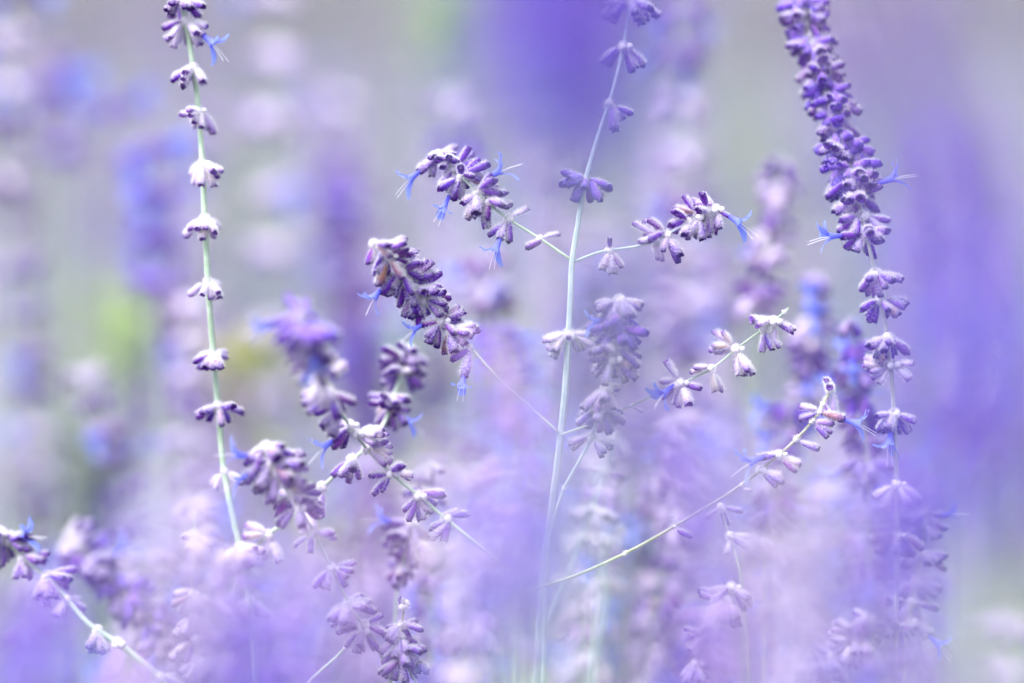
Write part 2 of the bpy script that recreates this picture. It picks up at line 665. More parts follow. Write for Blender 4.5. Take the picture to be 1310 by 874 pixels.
def detail_whorl(root, base0, path, i, n, kind, rr, size=1.0, droop=.1, bias=None, calyces=(), flowers=(), nub=False, spread=1.0, flat=.68):
    pos = path[i]
    tang = (path[max(i - 2, 0)] - path[min(i + 2, len(path) - 1)]).normalized()      # towards the tip
    hub = new_obj('whorl', rr.choice(NUB if nub or kind == 'calyx_deep' else HUB), root, pos - base0)
    hub.rotation_euler = (rr.uniform(-.3, .3), rr.uniform(-.3, .3), rr.uniform(0, 6.28))
    hub.rotation_euler = (0, 0, 0)
    hub.scale = (size, size, size)
    inv = 1 / size
    org = pos
    holder = hub

    def put(o):
        pass
    if n:
        for d, rad in calyx_dirs(tang, n + (n + 1) // 3, droop, rr, bias, spread, flat):
            b_ = org + (rad * rr.uniform(.0006, .0014) + d * rr.uniform(.0004, .0014)) * inv
            place_calyx(holder, org, d, kind, rr, rr.uniform(.9, 1.08), b_)
    for c in calyces:
        d = img_dir(c[2], c[3] if len(c) > 3 else rr.uniform(-.35, .2))
        p = org + (P(c[0], c[1], 0) - P(655, 437, 0)) * 0
        off = (_r * c[0] - _u * c[1]) * PX
        if off.length > 6 * PX:
            off *= 6 * PX / off.length
        b_ = org + off * inv
        place_calyx(holder, org, d, c[4] if len(c) > 4 else kind, rr, inv * (c[5] if len(c) > 5 else 1.0), b_)
    for c in flowers:
        d = img_dir(c[2], -.15)
        off = (_r * c[0] - _u * c[1]) * PX + _f * (-.002)
        ln = min(max(off.length, .0055), .0082)
        dc = off.normalized()
        k = (ln - .0012) / .0056
        place_calyx(holder, org, dc, kind, rr, inv * k, org + dc * .0012 * inv)
        place_flower(holder, org, (dc + d).normalized(), org + dc * (ln - .0003) * inv, rr, inv * (c[3] if len(c) > 3 else 1.0) * 1.15)
    return hub


def flower_stem(label, paths, group=None, detail=True, seed=0, name='flower_stem', reach=.12):
    """paths[0] runs from the tip down and on to the ground; further paths are side branches"""
    rr = random.Random(seed)
    main = paths[0]
    tips = [P(*q) for q in main['pts']]
    seen = catmull(tips, .003)
    gpts = to_ground(tips[-1], tips[-1] - tips[-2], reach)
    low = catmull([seen[-1]] + gpts, .02)[1:]
    base = gpts[-1]
    root = bpy.data.objects.new(name, None)
    C.objects.link(root)
    root.location = base
    root.empty_display_size = .02
    tag(root, label, 'flower stem', group)
    for j, pth in enumerate(paths):
        if j == 0:
            path, full = seen, seen + low
        else:
            path = full = catmull([P(*q) for q in pth['pts']], .003)
        w0, w1 = pth.get('w', (3.5, 7))
        rad = []
        for k in range(len(full)):
            s = min(1, k / max(1, len(path) - 1))
            rad.append((w0 + (w1 - w0) * s) * PX / 2 * (1 + (.35 * (k - len(path)) / len(low) if k > len(path) else 0)))
        nh = int(sum((a - b_).length for a, b_ in zip(path, path[1:])) * 14000) if detail else 0
        me = tube_mesh('stalk' if j == 0 else 'branch', full, rad, base, pth.get('mat', main.get('mat', 'stalk_green')),
                       8, pth.get('square', .10), nh, len(path))
        new_obj('stalk' if j == 0 else 'branch', me, root)
        for wd in pth.get('whorls', ()):
            x, y, n = wd[:3]
            kw = dict(wd[3]) if len(wd) > 3 else {}
            dyg = pth['pts'][0][2]
            # nearest point of the path in the picture
            best = min(range(len(path)), key=lambda q: _pix_dist(path[q], x, y))
            kind = kw.pop('kind', pth.get('kind', main.get('kind', 'calyx')))
            if detail:
                detail_whorl(root, base, path, best, n, kind, rr, **kw)
            else:
                pos = path[best]
                tang = (path[max(best - 2, 0)] - path[min(best + 2, len(path) - 1)]).normalized()
                tang = (tang + Vector((0, 0, .5))).normalized()
                o = new_obj('whorl', rr.choice(WHORL[kind]), root)
                s = kw.get('size', 1.0) * rr.uniform(.9, 1.1)
                o.matrix_local = Matrix.Translation(pos - base) @ frame_from(tang, (rr.gauss(0, 1), rr.gauss(0, 1), 0)).to_4x4() @ Matrix.Scale(s, 4)
    return root


def _pix_dist(p, x, y):
    v = p - Vector(cam.location)
    s = v.dot(_f)
    k = DIST / s / PX
    return (v.dot(_r) * k + 655 - x) ** 2 + (437 - v.dot(_u) * k - y) ** 2


def spread_whorls(pts, step_px, n, size0=.8, size1=1.0, kind=None, jitter=.15, seed=1, upto=1.0, grow=1.0):
    """whorls strung along a picture path, closer at the tip"""
    rr = random.Random(seed)
    P2 = [Vector((p[0], p[1])) for p in pts]
    seg = [(b_ - a).length for a, b_ in zip(P2, P2[1:])]
    tot = sum(seg) * upto
    out, s, st = [], 2.0, step_px
    while s < tot:
        q, i = s, 0
        while i < len(seg) - 1 and q > seg[i]:
            q -= seg[i]
            i += 1
        p = P2[i].lerp(P2[i + 1], min(1, q / max(seg[i], 1e-6)))
        d = dict(size=size0 + (size1 - size0) * s / tot)
        if kind:
            d['kind'] = kind if isinstance(kind, str) else rr.choice(kind)
        out.append((p.x, p.y, n, d))
        s += st * rr.uniform(1 - jitter, 1 + jitter)
        st *= grow
    return out



# ------------------------------------------------------------------ ground
g = Geo()
N = 60
xs = np.concatenate([-np.geomspace(150, .05, N), np.geomspace(.05, 150, N)])
ys = xs.copy()
X, Y = np.meshgrid(xs, ys)
Z = -.012 + .010 * np.sin(X * 9) * np.cos(Y * 7) * np.exp(-(X ** 2 + Y ** 2) / 60)
V = np.stack([X, Y, Z], -1).reshape(-1, 3)
n = len(xs)
idx = np.arange(n * n).reshape(n, n)
a_, b_, c_, d_ = idx[:-1, :-1].ravel(), idx[:-1, 1:].ravel(), idx[1:, 1:].ravel(), idx[1:, :-1].ravel()
g.add(V, np.concatenate([np.stack([a_, b_, c_], 1), np.stack([a_, c_, d_], 1)]), 0)
o = new_obj('ground', g.mesh('ground', ['earth']))
o['kind'] = 'structure'

# ------------------------------------------------------------------ sharp stems
# tall pale stem with far-apart whorls
flower_stem('tall pale green stem with small cream-white woolly whorls spaced far apart', [dict(
    pts=[(226, -55, .012), (232, 0, .012), (243, 60, .012), (253, 130, .012), (259, 210, .011), (262, 280, .011), (266, 360, .011),
         (272, 440, .014), (279, 520, .016), (285, 590, .016), (297, 660, .014), (310, 715, .012), (322, 800, .012), (328, 890, .012)],
    w=(7, 8.5), square=.07, mat='stalk_green', kind='calyx_pale',
    whorls=[(231, -6, 9, dict(kind='calyx')),
            (237, 33, 8, dict(kind='calyx_pale', size=1.0, droop=.1, flowers=[(24, 18, -40)], calyces=[(10, 2, -30, -.2, 'calyx'), (-10, -2, 200, -.2, 'calyx')])),
            (245, 92, 7, dict(size=.9, calyces=[(-6, 4, 205, -.3, 'calyx'), (-2, 8, 240, -.3, 'calyx')])), (254, 140, 8, dict(size=.95)),
            (261, 208, 7, dict(size=.95, calyces=[(4, 3, -35, -.3, 'calyx')])), (262, 277, 8, dict(size=1.0)), (268, 358, 7, dict(size=.9)),
            (275, 455, 7, dict(kind='calyx')), (273, 520, 7, dict(kind='calyx')), (285, 600, 5, dict(size=.8)), (305, 700, 8), (318, 770, 7)])], seed=11)

# tall violet spike
SP = [(1022, -8, .03), (1036, 45, .026), (1062, 130, .020), (1080, 190, .014), (1095, 240, .008), (1108, 300, .002), (1120, 350, 0), (1130, 400, 0), (1137, 450, 0),
      (1142, 500, 0), (1145, 560, -.002), (1147, 620, -.004), (1148, 700, -.006), (1146, 800, -.008), (1142, 900, -.01)]
flower_stem('tall grey stem topped by a long dense violet spike, whorls thinning out below', [dict(
    pts=SP, w=(3.5, 8), mat='stalk_grey', kind='calyx', square=.12,
    whorls=[w[:3] + (dict(w[3], flat=.45),) for w in spread_whorls(SP[:5], 10, 9, 1.0, 1.15, ['calyx_deep', 'calyx_deep', 'calyx'], seed=3)] +
    [(1097, 246, 9, dict(size=1.1, flowers=[(36, -22, 10)])), (1103, 272, 9, dict(size=1.1)),
     (1108, 298, 10, dict(size=1.08, flowers=[(-34, 2, 185, .95)])), (1120, 346, 10, dict(size=1.05)),
     (1128, 389, 10, dict(size=1.05)), (1135, 431, 10, dict(size=1.05, kind='calyx')),
     (1139, 474, 2, dict(bias=Vector((1, .5, 0)), kind='calyx_pale', calyces=[(-8, 2, 175), (-8, 5, 195), (-6, 7, 215), (-3, 8, 235), (-6, 0, 165, .2)])),
     (1143, 534, 11, dict(size=1.02, flowers=[(-5, 22, 262, .95)])), (1147, 612, 6, dict(kind='calyx_pale')),
     (1149, 686, 10, dict(size=1.1, droop=.25)), (1146, 800, 8)])], seed=5)

# square stem with two pairs of arching branches
LU = [(556, 196, .012), (566, 202, .008), (582, 216, .004), (600, 236, 0), (622, 258, 0), (650, 280, 0), (690, 305, 0), (731, 333, 0)]
RU = [(926, 266, .002), (905, 271, 0), (880, 285, 0), (852, 301, 0), (825, 313, -.002), (795, 318, -.002), (765, 323, 0), (732, 336, 0)]
LL = [(478, 312, -.012), (492, 322, -.010), (512, 346, -.004), (532, 372, 0), (552, 398, 0), (577, 424, 0), (602, 445, 0), (640, 487, 0), (675, 518, 0), (714, 553, 0)]
RL = [(1009, 394, 0), (998, 404, 0), (978, 420, 0), (950, 440, .004), (910, 472, .004), (870, 491, .004), (808, 519, .002), (755, 543, 0), (718, 556, 0)]
flower_stem('silvery square stem with two pairs of thin flowering side branches', [
    dict(pts=[(812, -60, .006), (806, 0, .006), (797, 60, .005), (783, 120, .003), (765, 175, .002), (747, 240, 0), (739, 290, 0), (732, 335, 0), (729, 400, 0),
              (723, 500, 0), (715, 580, .002), (706, 650, .006), (694, 740, .010), (686, 890, .016)],
         w=(4, 12.5), mat='stalk_blue', square=.16,
         whorls=[(806, 4, 12, dict(size=1.15)), (796, 66, 6, dict(size=1.05)), (785, 138, 5, dict(bias=Vector((1, 0, 0)))),
                 (748, 228, 14, dict(size=1.05, kind='calyx_deep', droop=.1, flat=1.0)), (719, 424, 13, dict(size=1.05, kind='calyx_pale'))]),
    dict(pts=LU, w=(2, 4), mat='stalk_green', kind='calyx', whorls=[
        (690, 306, 0, dict(nub=True, calyces=[(4, 2, 207, -.1, 'calyx', 1.05), (12, -2, 20, .1, 'calyx_pale', .8)])),
        (642, 275, 0, dict(size=.9, calyces=[(-2, 4, 215), (0, 4, 240, -.3), (2, 4, 262, -.2), (6, -4, 30, .1, 'calyx_pale', .8)], flowers=[(-10, 26, 245, .9)])),
        (618, 254, 7, dict(size=1.0, droop=.2, calyces=[(4, 0, 255), (-2, 0, 230)])), (606, 242, 8, dict(size=1.02, flowers=[(16, -20, 12, .95)])),
        (594, 230, 8, dict(size=1.0, flowers=[(-18, 30, 250, .8)])), (584, 218, 7, dict(size=1.0, kind='calyx')), (572, 207, 7, dict(size=.95)),
        (560, 199, 7, dict(size=.9, kind='calyx', flowers=[(-24, 22, 215, .95)]))]),
    dict(pts=RU, w=(2, 4), mat='stalk_blue', kind='calyx', whorls=[
        (779, 321, 0, dict(nub=True, calyces=[(-2, 5, 250, -.1, 'calyx', .9), (2, 6, 275, -.1), (5, 5, 305, -.1, 'calyx', .85), (0, -3, 92, -.6, 'calyx', .6)])),
        (838, 308, 5, dict(kind='calyx_pale', size=.9)), (858, 298, 6, dict(size=.95)), (874, 290, 6, dict(size=.95)), (890, 279, 7),
        (906, 270, 7, dict(size=.95)), (920, 267, 6, dict(size=.9, flowers=[(10, 6, -35, .95)]))]),
    dict(pts=LL, w=(2, 3.4), mat='stalk_green', kind='calyx', whorls=[
        (599, 443, 0, dict(nub=True, calyces=[(0, 2, 205), (-2, 8, 262)], flowers=[(-8, 34, 262, .8)])),
        (580, 426, 7, dict(size=1.05, droop=.3, calyces=[(6, -2, 20, .2, 'calyx_pale'), (4, -4, 350, .2, 'calyx_pale')])), (560, 406, 9, dict(size=1.05, flowers=[(-24, 4, 230, .8)])),
        (546, 390, 8, dict(size=1.08)), (533, 372, 8, dict(size=1.1)), (522, 358, 8, dict(size=1.1)), (511, 344, 8, dict(size=1.1, flowers=[(-26, 26, 235, .85)])),
        (500, 330, 7, dict(size=1.0)), (489, 320, 6, dict(size=.9, kind='calyx')), (480, 314, 4, dict(size=.85, kind='calyx'))]),
    dict(pts=RL, w=(2, 3.4), mat='stalk_green', kind='calyx_pale', whorls=[
        (1004, 398, 0, dict(nub=True, size=.6)), (990, 408, 3, dict(size=.95, calyces=[(4, 0, -30, -.1, 'calyx')])),
        (977, 420, 4, dict(size=.95, calyces=[(2, 8, 290, -.2, 'calyx', .9)])), (944, 447, 9, dict(size=1.0)), (912, 471, 4, dict(size=.8)),
        (872, 490, 5, dict(size=.95, calyces=[(4, 0, -15, -.1, 'calyx', .9)], flowers=[(-6, 2, 230, .9)])), (808, 519, 0, dict(nub=True, size=.7, calyces=[(3, 3, -30, 0, 'calyx_pale', .5)]))]),
], seed=23)

# slanting branch with dark calyces
flower_stem('slanting bare grey-green stem with a few dark calyces near its raised tip', [dict(
    pts=[(1066, 492, .004), (1058, 508, .002), (1048, 527, 0), (1030, 550, 0), (1008, 572, 0), (985, 592, 0), (960, 612, 0), (925, 636, 0), (890, 657, 0), (850, 681, 0), (800, 708, 0),
         (740, 735, 0), (690, 752, -.004), (668, 764, -.05), (650, 800, -.15), (642, 900, -.26)],
    w=(3.6, 7.5), mat='stalk_olive', kind='calyx', square=.08, whorls=[
        (1063, 498, 3, dict(kind='calyx_pale', size=.9)), (1056, 515, 0, dict(nub=True, size=.8, calyces=[(2, 2, -60, -.2, 'calyx', .7)])),
        (1049, 525, 0, dict(nub=True, calyces=[(-3, -3, 165, 0, 'calyx_pale', .9), (-3, 1, 200, -.1, 'calyx', .95)], flowers=[(32, 10, -15, .95)])),
        (1042, 536, 0, dict(nub=True, calyces=[(2, 2, -4, -.1), (3, 5, -18, -.2), (4, 8, -38, -.2)])),
        (1024, 556, 0, dict(nub=True, calyces=[(4, 4, -22, -.1, 'calyx', .95)])),
        (1001, 578, 0, dict(size=.9, calyces=[(4, 4, -15, 0, 'calyx_pale'), (6, 8, -42, -.1), (5, 4, -28, .1)])),
        (996, 582, 0, dict(nub=True, calyces=[(-2, -2, 195, 0, 'calyx')], flowers=[(-22, 2, 215, 1.05)])),
        (973, 602, 0, dict(size=.9, calyces=[(3, 2, -8, 0, 'calyx_pale'), (5, 5, -20), (4, 6, -35, -.1)])),
        (948, 620, 0, dict(nub=True, size=.6, calyces=[(2, 6, -5, 0, 'calyx_pale', .4)])),
        (861, 675, 0, dict(nub=True, size=.8, calyces=[(0, -2, 110, 0, 'calyx_pale', .45), (2, 6, -25, -.1, 'calyx', 1.0)])),
        (800, 708, 0, dict(nub=True, size=.8)), (705, 746, 0, dict(nub=True, size=.5))])], seed=31)

# branch leaning left with woolly whorls
HB = [(384, 398, -.065), (392, 430, -.055), (401, 460, -.045), (412, 490, -.03), (428, 515, -.018), (448, 545, -.008), (470, 575, 0), (500, 605, 0), (535, 634, 0), (570, 663, 0), (600, 688, 0),
      (632, 714, .004), (665, 750, .015), (690, 820, .03), (700, 900, .04)]
flower_stem('left-leaning green stem with white woolly purple whorls and a soft violet head', [dict(
    pts=HB, w=(3, 5.5), mat='stalk_green', kind='calyx', whorls=[
        (386, 404, 10, dict(size=1.1, kind='calyx_deep', flowers=[(-34, 8, 195, .9)])), (389, 418, 10, dict(size=1.2, kind='calyx_deep')), (393, 436, 9, dict(size=1.15, kind='calyx', flowers=[(4, 10, 270, .9)])),
        (399, 458, 8, dict(size=1.05, kind='calyx')), (408, 482, 7, dict(size=1.1, kind='calyx_pale')), (420, 504, 6, dict(size=1.1, kind='calyx', calyces=[(-4, 4, 205), (-4, 7, 225)])),
        (430, 520, 6, dict(size=1.08, bias=Vector((-1, 0, -.2)))), (446, 543, 5, dict(size=1.05, bias=Vector((-1, 0, -.3)), flowers=[(-20, 18, 205, .95)])),
        (452, 551, 5, dict(size=1.0, kind='calyx_pale', bias=Vector((1, .3, 0)))), (466, 572, 7, dict(size=1.0, kind='calyx_pale', bias=Vector((1, .4, 0)))),
        (505, 610, 2, dict(size=1.05, calyces=[(-5, 2, 185), (-2, 6, 240), (6, -1, -12, .1, 'calyx_pale', .9)])),
        (536, 636, 3, dict(size=1.0, droop=.5, calyces=[(-6, 8, 225), (-3, 9, 250), (3, 9, 285, .1, 'calyx_pale', .9), (8, 8, -50, .1)])),
        (574, 667, 1, dict(size=1.0, calyces=[(2, 3, 200), (3, 5, 225), (5, 5, 255), (-3, -4, 20, .3, 'calyx_pale', .7)]))])], seed=41)

# thicker pale stem crossing behind it
flower_stem('pale green stem crossing behind the left-leaning one, dark purple whorls at its top', [dict(
    pts=[(526, 440, .034), (518, 462, .032), (506, 500, .028), (492, 540, .02), (470, 572, .012), (450, 588, .006), (436, 602, .006), (412, 624, .008), (388, 648, .010), (355, 676, .012), (330, 698, .014),
         (300, 760, .02), (285, 890, .03)],
    w=(4, 9), mat='stalk_green', kind='calyx', whorls=[
        (524, 446, 8, dict(size=.95)), (519, 460, 9, dict(size=1.05)), (514, 476, 8, dict(size=1.05)), (505, 506, 8, dict(size=1.05)), (501, 524, 9, dict(size=1.05, flowers=[(16, 12, -30, .8)])),
        (451, 588, 2, dict(size=1.0, droop=.4, calyces=[(2, 2, 250), (4, 3, 285), (0, 4, 230)])), (411, 624, 1, dict(kind='calyx_pale', size=1.1)), (386, 650, 4, dict(kind='calyx_pale')), (340, 690, 5, dict(kind='calyx_pale'))])], seed=43)

# round soft head with a thin stalk
flower_stem('thin pale stem with a round lilac head and small whorls strung down to the right', [dict(
    pts=[(340, 572, -.02), (348, 592, -.02), (362, 620, -.018), (382, 648, -.015), (402, 682, -.012), (430, 738, -.008), (452, 782, -.004), (480, 822, 0), (510, 900, .004)],
    w=(2.5, 4), mat='stalk_green', kind='calyx', whorls=[
        (342, 576, 10, dict(size=1.05)), (346, 588, 12, dict(size=1.2, flowers=[(-30, -8, 170, .9), (-30, 16, 200, .8)])), (352, 602, 10, dict(size=1.15, kind='calyx_pale')),
        (372, 634, 9, dict(size=1.05)), (383, 652, 7, dict(size=.95)), (398, 678, 4, dict(size=.9, kind='calyx_pale')), (427, 730, 6, dict(size=.9)), (449, 768, 9, dict(size=1.1)), (466, 800, 8, dict(size=1.0))]),
    dict(pts=[(468, 800, -.002), (455, 815, 0), (430, 841, 0), (400, 868, 0), (372, 900, .004)], w=(4, 5), whorls=[(438, 832, 0, dict(nub=True)), (462, 806, 4)])], seed=47)

# dark clusters behind
flower_stem('stem carrying dark violet-blue flower bunches just behind the woolly whorls', [dict(
    pts=[(552, 596, .036), (546, 625, .036), (530, 655, .035), (521, 685, .034), (514, 726, .034), (506, 770, .036), (500, 900, .04)],
    w=(3.5, 5.5), mat='stalk_green', kind='calyx', whorls=[
        (551, 600, 5, dict(size=.95, kind='calyx_pale')), (547, 622, 8, dict(size=1.0)), (524, 664, 9, dict(size=1.05, flowers=[(-24, -2, 160, .9)])), (522, 680, 10, dict(size=1.1)),
        (519, 700, 10, dict(size=1.1)), (514, 728, 7, dict(size=1.05))])], seed=53)

# small upright sprig at the bottom
flower_stem('short upright sprig with one tiny woolly bud at its very tip', [dict(
    pts=[(517, 766, 0), (516, 785, 0), (512, 815, 0), (516, 842, 0), (530, 868, 0), (548, 910, 0)],
    w=(2.5, 4.5), mat='stalk_olive', kind='calyx', whorls=[
        (517, 774, 0, dict(nub=True, size=1.5, calyces=[(-3, 2, 100, -.2, 'calyx', .55)])), (514, 797, 9, dict(size=.85, droop=-.1, calyces=[(10, -2, -18, -.1, 'calyx', .9)])),
        (512, 815, 7, dict(size=.9)), (513, 830, 9, dict(size=1.0, droop=.25)), (514, 840, 9, dict(size=1.05, droop=.35))])], seed=59)

# lower left
flower_stem('thick pale stem leaning from dark soil-side leaves with drooping half-open whorls', [dict(
    pts=[(-22, 655, .024), (0, 682, .022), (30, 714, .02), (60, 738, .018), (86, 768, .016), (112, 798, .014), (150, 823, .014), (182, 848, .014), (216, 880, .014), (250, 930, .014)],
    w=(4, 10), mat='stalk_green', kind='calyx', whorls=[
        (2, 682, 11, dict(size=1.1, flowers=[(16, 4, 30, 1.0)])), (12, 696, 8, dict(size=1.0)), (32, 716, 7, dict(size=1.05)), (60, 740, 9, dict(size=1.1, droop=.3)), (90, 772, 5, dict(size=.8, kind='calyx_pale')),
        (120, 803, 7, dict(size=1.0, droop=.4, bias=Vector((-1, -.2, -.4)))), (148, 822, 0, dict(size=1.1)), (152, 826, 0, dict(nub=True)), (206, 870, 6, dict(size=1.0))])], seed=61)
OB = [(92, 684, .07), (110, 708, .068), (140, 738, .066), (175, 770, .064), (205, 800, .062), (228, 838, .06), (240, 880, .06), (246, 930, .06)]
flower_stem('plump dark purple spike leaning left with pale woolly tip', [dict(
    pts=OB, w=(4, 7), mat='stalk_olive', kind='calyx',
    whorls=[(94, 688, 10, dict(size=1.25, kind='calyx_pale'))] + spread_whorls(OB[:-1], 15, 9, 1.2, 1.35, ['calyx', 'calyx', 'calyx_deep'], seed=2)[1:] +
    [(120, 715, 4, dict(flowers=[(36, -10, 60, 1.0)])), (190, 785, 3, dict(flowers=[(34, -12, 30, 1.0)])), (222, 826, 3, dict(flowers=[(-14, 10, 250, 1.0)]))])], seed=67)
BB = [(250, 655, 0), (247, 700, 0), (246, 760, 0), (250, 820, 0), (258, 900, 0)]
flower_stem('dry cream sprig with sparse open grey calyces on one side', [dict(
    pts=BB, w=(2, 4), mat='stalk_green', kind='calyx_pale', whorls=[
        (248, 690, 3, dict(size=.9)), (246, 766, 3, dict(size=.9, calyces=[(-3, 2, 205, -.1, 'calyx'), (-3, -4, 190, 0, 'calyx_pale')])), (247, 790, 3, dict(size=.9, calyces=[(-2, 2, 215, -.1, 'calyx')])),
        (249, 812, 4, dict(size=1.0, calyces=[(-4, 4, 245, -.1, 'calyx')])), (254, 850, 4)])], seed=71)

# head behind the front veil
QB = [(792, 384, -.006), (790, 420, -.006), (784, 460, -.006), (772, 510, -.004), (757, 560, 0), (735, 600, 0), (716, 640, 0), (700, 720, .004), (694, 900, .01)]
flower_stem('violet spike beside the square stem with whorls set close together', [dict(
    pts=QB, w=(3, 7), mat='stalk_blue', kind='calyx', whorls=[
        (792, 388, 10, dict(size=1.05)), (791, 402, 10, dict(size=1.15, kind='calyx_deep', flowers=[(-18, 6, 190, .8)])), (789, 420, 9, dict(size=1.15, kind='calyx_deep')), (786, 440, 8, dict(size=1.05)),
        (782, 464, 8, dict(size=1.05)), (776, 492, 8, dict(size=1.1)), (768, 522, 8, dict(size=1.1)), (756, 560, 3, dict(calyces=[(8, 10, -20)])), (724, 622, 0, dict(nub=True, size=.8))])], seed=73)
flower_stem('whitish stem with a handful of separate purple whorls beside the bare slanting one', [dict(
    pts=[(784, 560, .05), (772, 600, .05), (756, 650, .048), (738, 700, .046), (716, 752, .046), (694, 805, .046), (684, 850, .046), (680, 910, .05)],
    w=(5, 9), mat='stalk_blue', kind='calyx_pale', whorls=[(784, 562, 3), (771, 604, 3, dict(size=1.0, calyces=[(8, 8, -5, 0, 'calyx', 1.2), (6, 12, -20, 0, 'calyx')])), (757, 652, 5), (744, 690, 4, dict(calyces=[(6, 6, -40, 0, 'calyx')])), (722, 740, 3, dict(size=.8))])], seed=79)
flower_stem('bare whitish stalk rising behind the slanting stem', [dict(
    pts=[(768, 690, .07), (770, 730, .07), (772, 770, .07), (764, 820, .07), (754, 900, .07)], w=(7, 13), mat='stalk_blue', kind='calyx_pale', whorls=[(768, 694, 5), (771, 740, 3)])], seed=83)
TB = [(1184, 640, .022), (1182, 680, .022), (1176, 720, .02), (1168, 760, .018), (1160, 810, .016), (1156, 900, .014)]
flower_stem('short purple sprig growing close behind the tall grey stem', [dict(
    pts=TB, w=(3, 6), mat='stalk_olive', kind='calyx', whorls=[(1183, 648, 7, dict(flowers=[(14, 4, 40, .8)])), (1183, 672, 7), (1178, 706, 7), (1171, 742, 8), (1166, 770, 6), (1161, 795, 6, dict(flowers=[(26, 20, -40, .9)]))])], seed=89)
flower_stem('little sprig with one pale hooked calyx under the slanting stem', [dict(
    pts=[(922, 650, 0), (930, 675, 0), (938, 700, 0), (948, 740, 0), (955, 800, .01), (960, 900, .02)], w=(2, 3.5), mat='stalk_green', kind='calyx_pale',
    whorls=[(924, 655, 2, dict(kind='calyx', size=.9)), (934, 690, 1, dict(size=.9, calyces=[(2, 2, -25, -.1, 'calyx', 1.1), (0, 4, 260, -.1, 'calyx_pale', .8)]))])], seed=97)
flower_stem('low purple sprig with crowded small whorls near the front', [dict(
    pts=[(936, 752, -.006), (922, 785, -.006), (905, 815, -.006), (890, 850, -.006), (876, 910, -.006)], w=(2.5, 4), mat='stalk_olive', kind='calyx',
    whorls=[(934, 758, 6), (926, 776, 7), (914, 800, 7), (903, 820, 6, dict(kind='calyx_pale')), (893, 846, 7)])], seed=101)
flower_stem('pale twig rising to the right into a loose cluster of pinkish calyces', [dict(
    pts=[(1108, 790, -.012), (1098, 810, -.012), (1078, 832, -.01), (1050, 850, -.01), (1015, 870, -.01), (985, 905, -.01)], w=(3, 4.5), mat='stalk_olive', kind='calyx_pale',
    whorls=[(1107, 793, 7, dict(kind='calyx')), (1100, 806, 8), (1088, 822, 8), (1072, 838, 7, dict(kind='calyx')), (1050, 850, 5, dict(kind='calyx')), (1062, 842, 4, dict(kind='calyx'))]),
    ], seed=103)


# ------------------------------------------------------------------ soft stems close behind, each where the picture has it
def soft_stem(label, pts, step, kind, seed, w=(3, 6), size=(1.0, 1.1), matn='stalk_green', group=None, upto=1.0, grow=1.0, reach=.06):
    return flower_stem(label, [dict(pts=pts, w=w, mat=matn, kind=kind if isinstance(kind, str) else kind[0],
                                    whorls=spread_whorls(pts, step, 9, size[0], size[1], kind, seed=seed, upto=upto, grow=grow))],
                       group, detail=False, seed=seed, reach=reach)


soft_stem('soft lilac spike standing to one side behind the tall violet spike', [(1000, 205, .10), (990, 270, .10), (972, 360, .10), (960, 460, .10), (950, 900, .12)], 22, ['calyx', 'calyx_pale', 'calyx'], 201, upto=.27)
soft_stem('soft purple head with pale crown behind the arching right branch', [(1042, 352, .09), (1040, 420, .09), (1030, 520, .09), (1020, 900, .1)], 22, ['calyx_pale', 'calyx', 'calyx'], 202, upto=.35)
soft_stem('soft purple spike with reddish-green stem next to the tall grey stem', [(1088, 410, .055), (1096, 480, .055), (1108, 560, .055), (1112, 640, .055), (1116, 900, .06)], 26, ['calyx', 'calyx_deep', 'calyx'], 203, upto=.45, matn='stalk_olive')
soft_stem('soft violet sprig with blue flowers behind the tip of the slanting stem', [(1012, 520, .075), (1000, 570, .075), (990, 640, .075), (985, 720, .08), (980, 900, .09)], 24, ['calyx', 'calyx_deep'], 204, upto=.4)
soft_stem('soft pink-white topped head between the two arching left branches', [(620, 325, .13), (628, 370, .13), (640, 430, .13), (650, 540, .13), (655, 900, .14)], 28, ['calyx_pale', 'calyx', 'calyx_deep'], 205, upto=.22, size=(1.3, 1.2))
BACK = 'soft flower stems crowding behind the sharp ones'
BLAB = ['soft deep purple head beyond the tall pale stem, standing highest in its corner', 'soft lilac stem topped pale with violet whorls beyond the tall pale stem',
        'soft violet-blue spike close behind the tall pale stem', 'soft stem of widely spaced white whorls between tall pale stem and arching branch',
        'soft tall lilac stem of stacked pale whorls rising behind the upper right branch', 'soft violet head with pale top above the upper left branch',
        'soft tall lilac stem at the open edge beyond the purple head', 'soft lilac stem reaching above the thick leaning stem', 'soft lilac stem bending down towards the plump purple spike',
        'soft whitish stem right behind the tall pale green stem', 'soft violet stem right behind the foot of the square stem', 'soft pale stem behind the end of the woolly left-leaning stem',
        'soft pale stem between the square stem and its right lower branch', 'soft whitish stem behind the tip of the right lower branch', 'soft single white whorl in the open bed beside the tall spike',
        'soft lilac stem behind the foot of the tall grey stem', 'soft low purple stem behind the short upright sprig', 'soft whitish stem behind the crossing stem top', 'soft faint white stem far behind the two arching left branches']
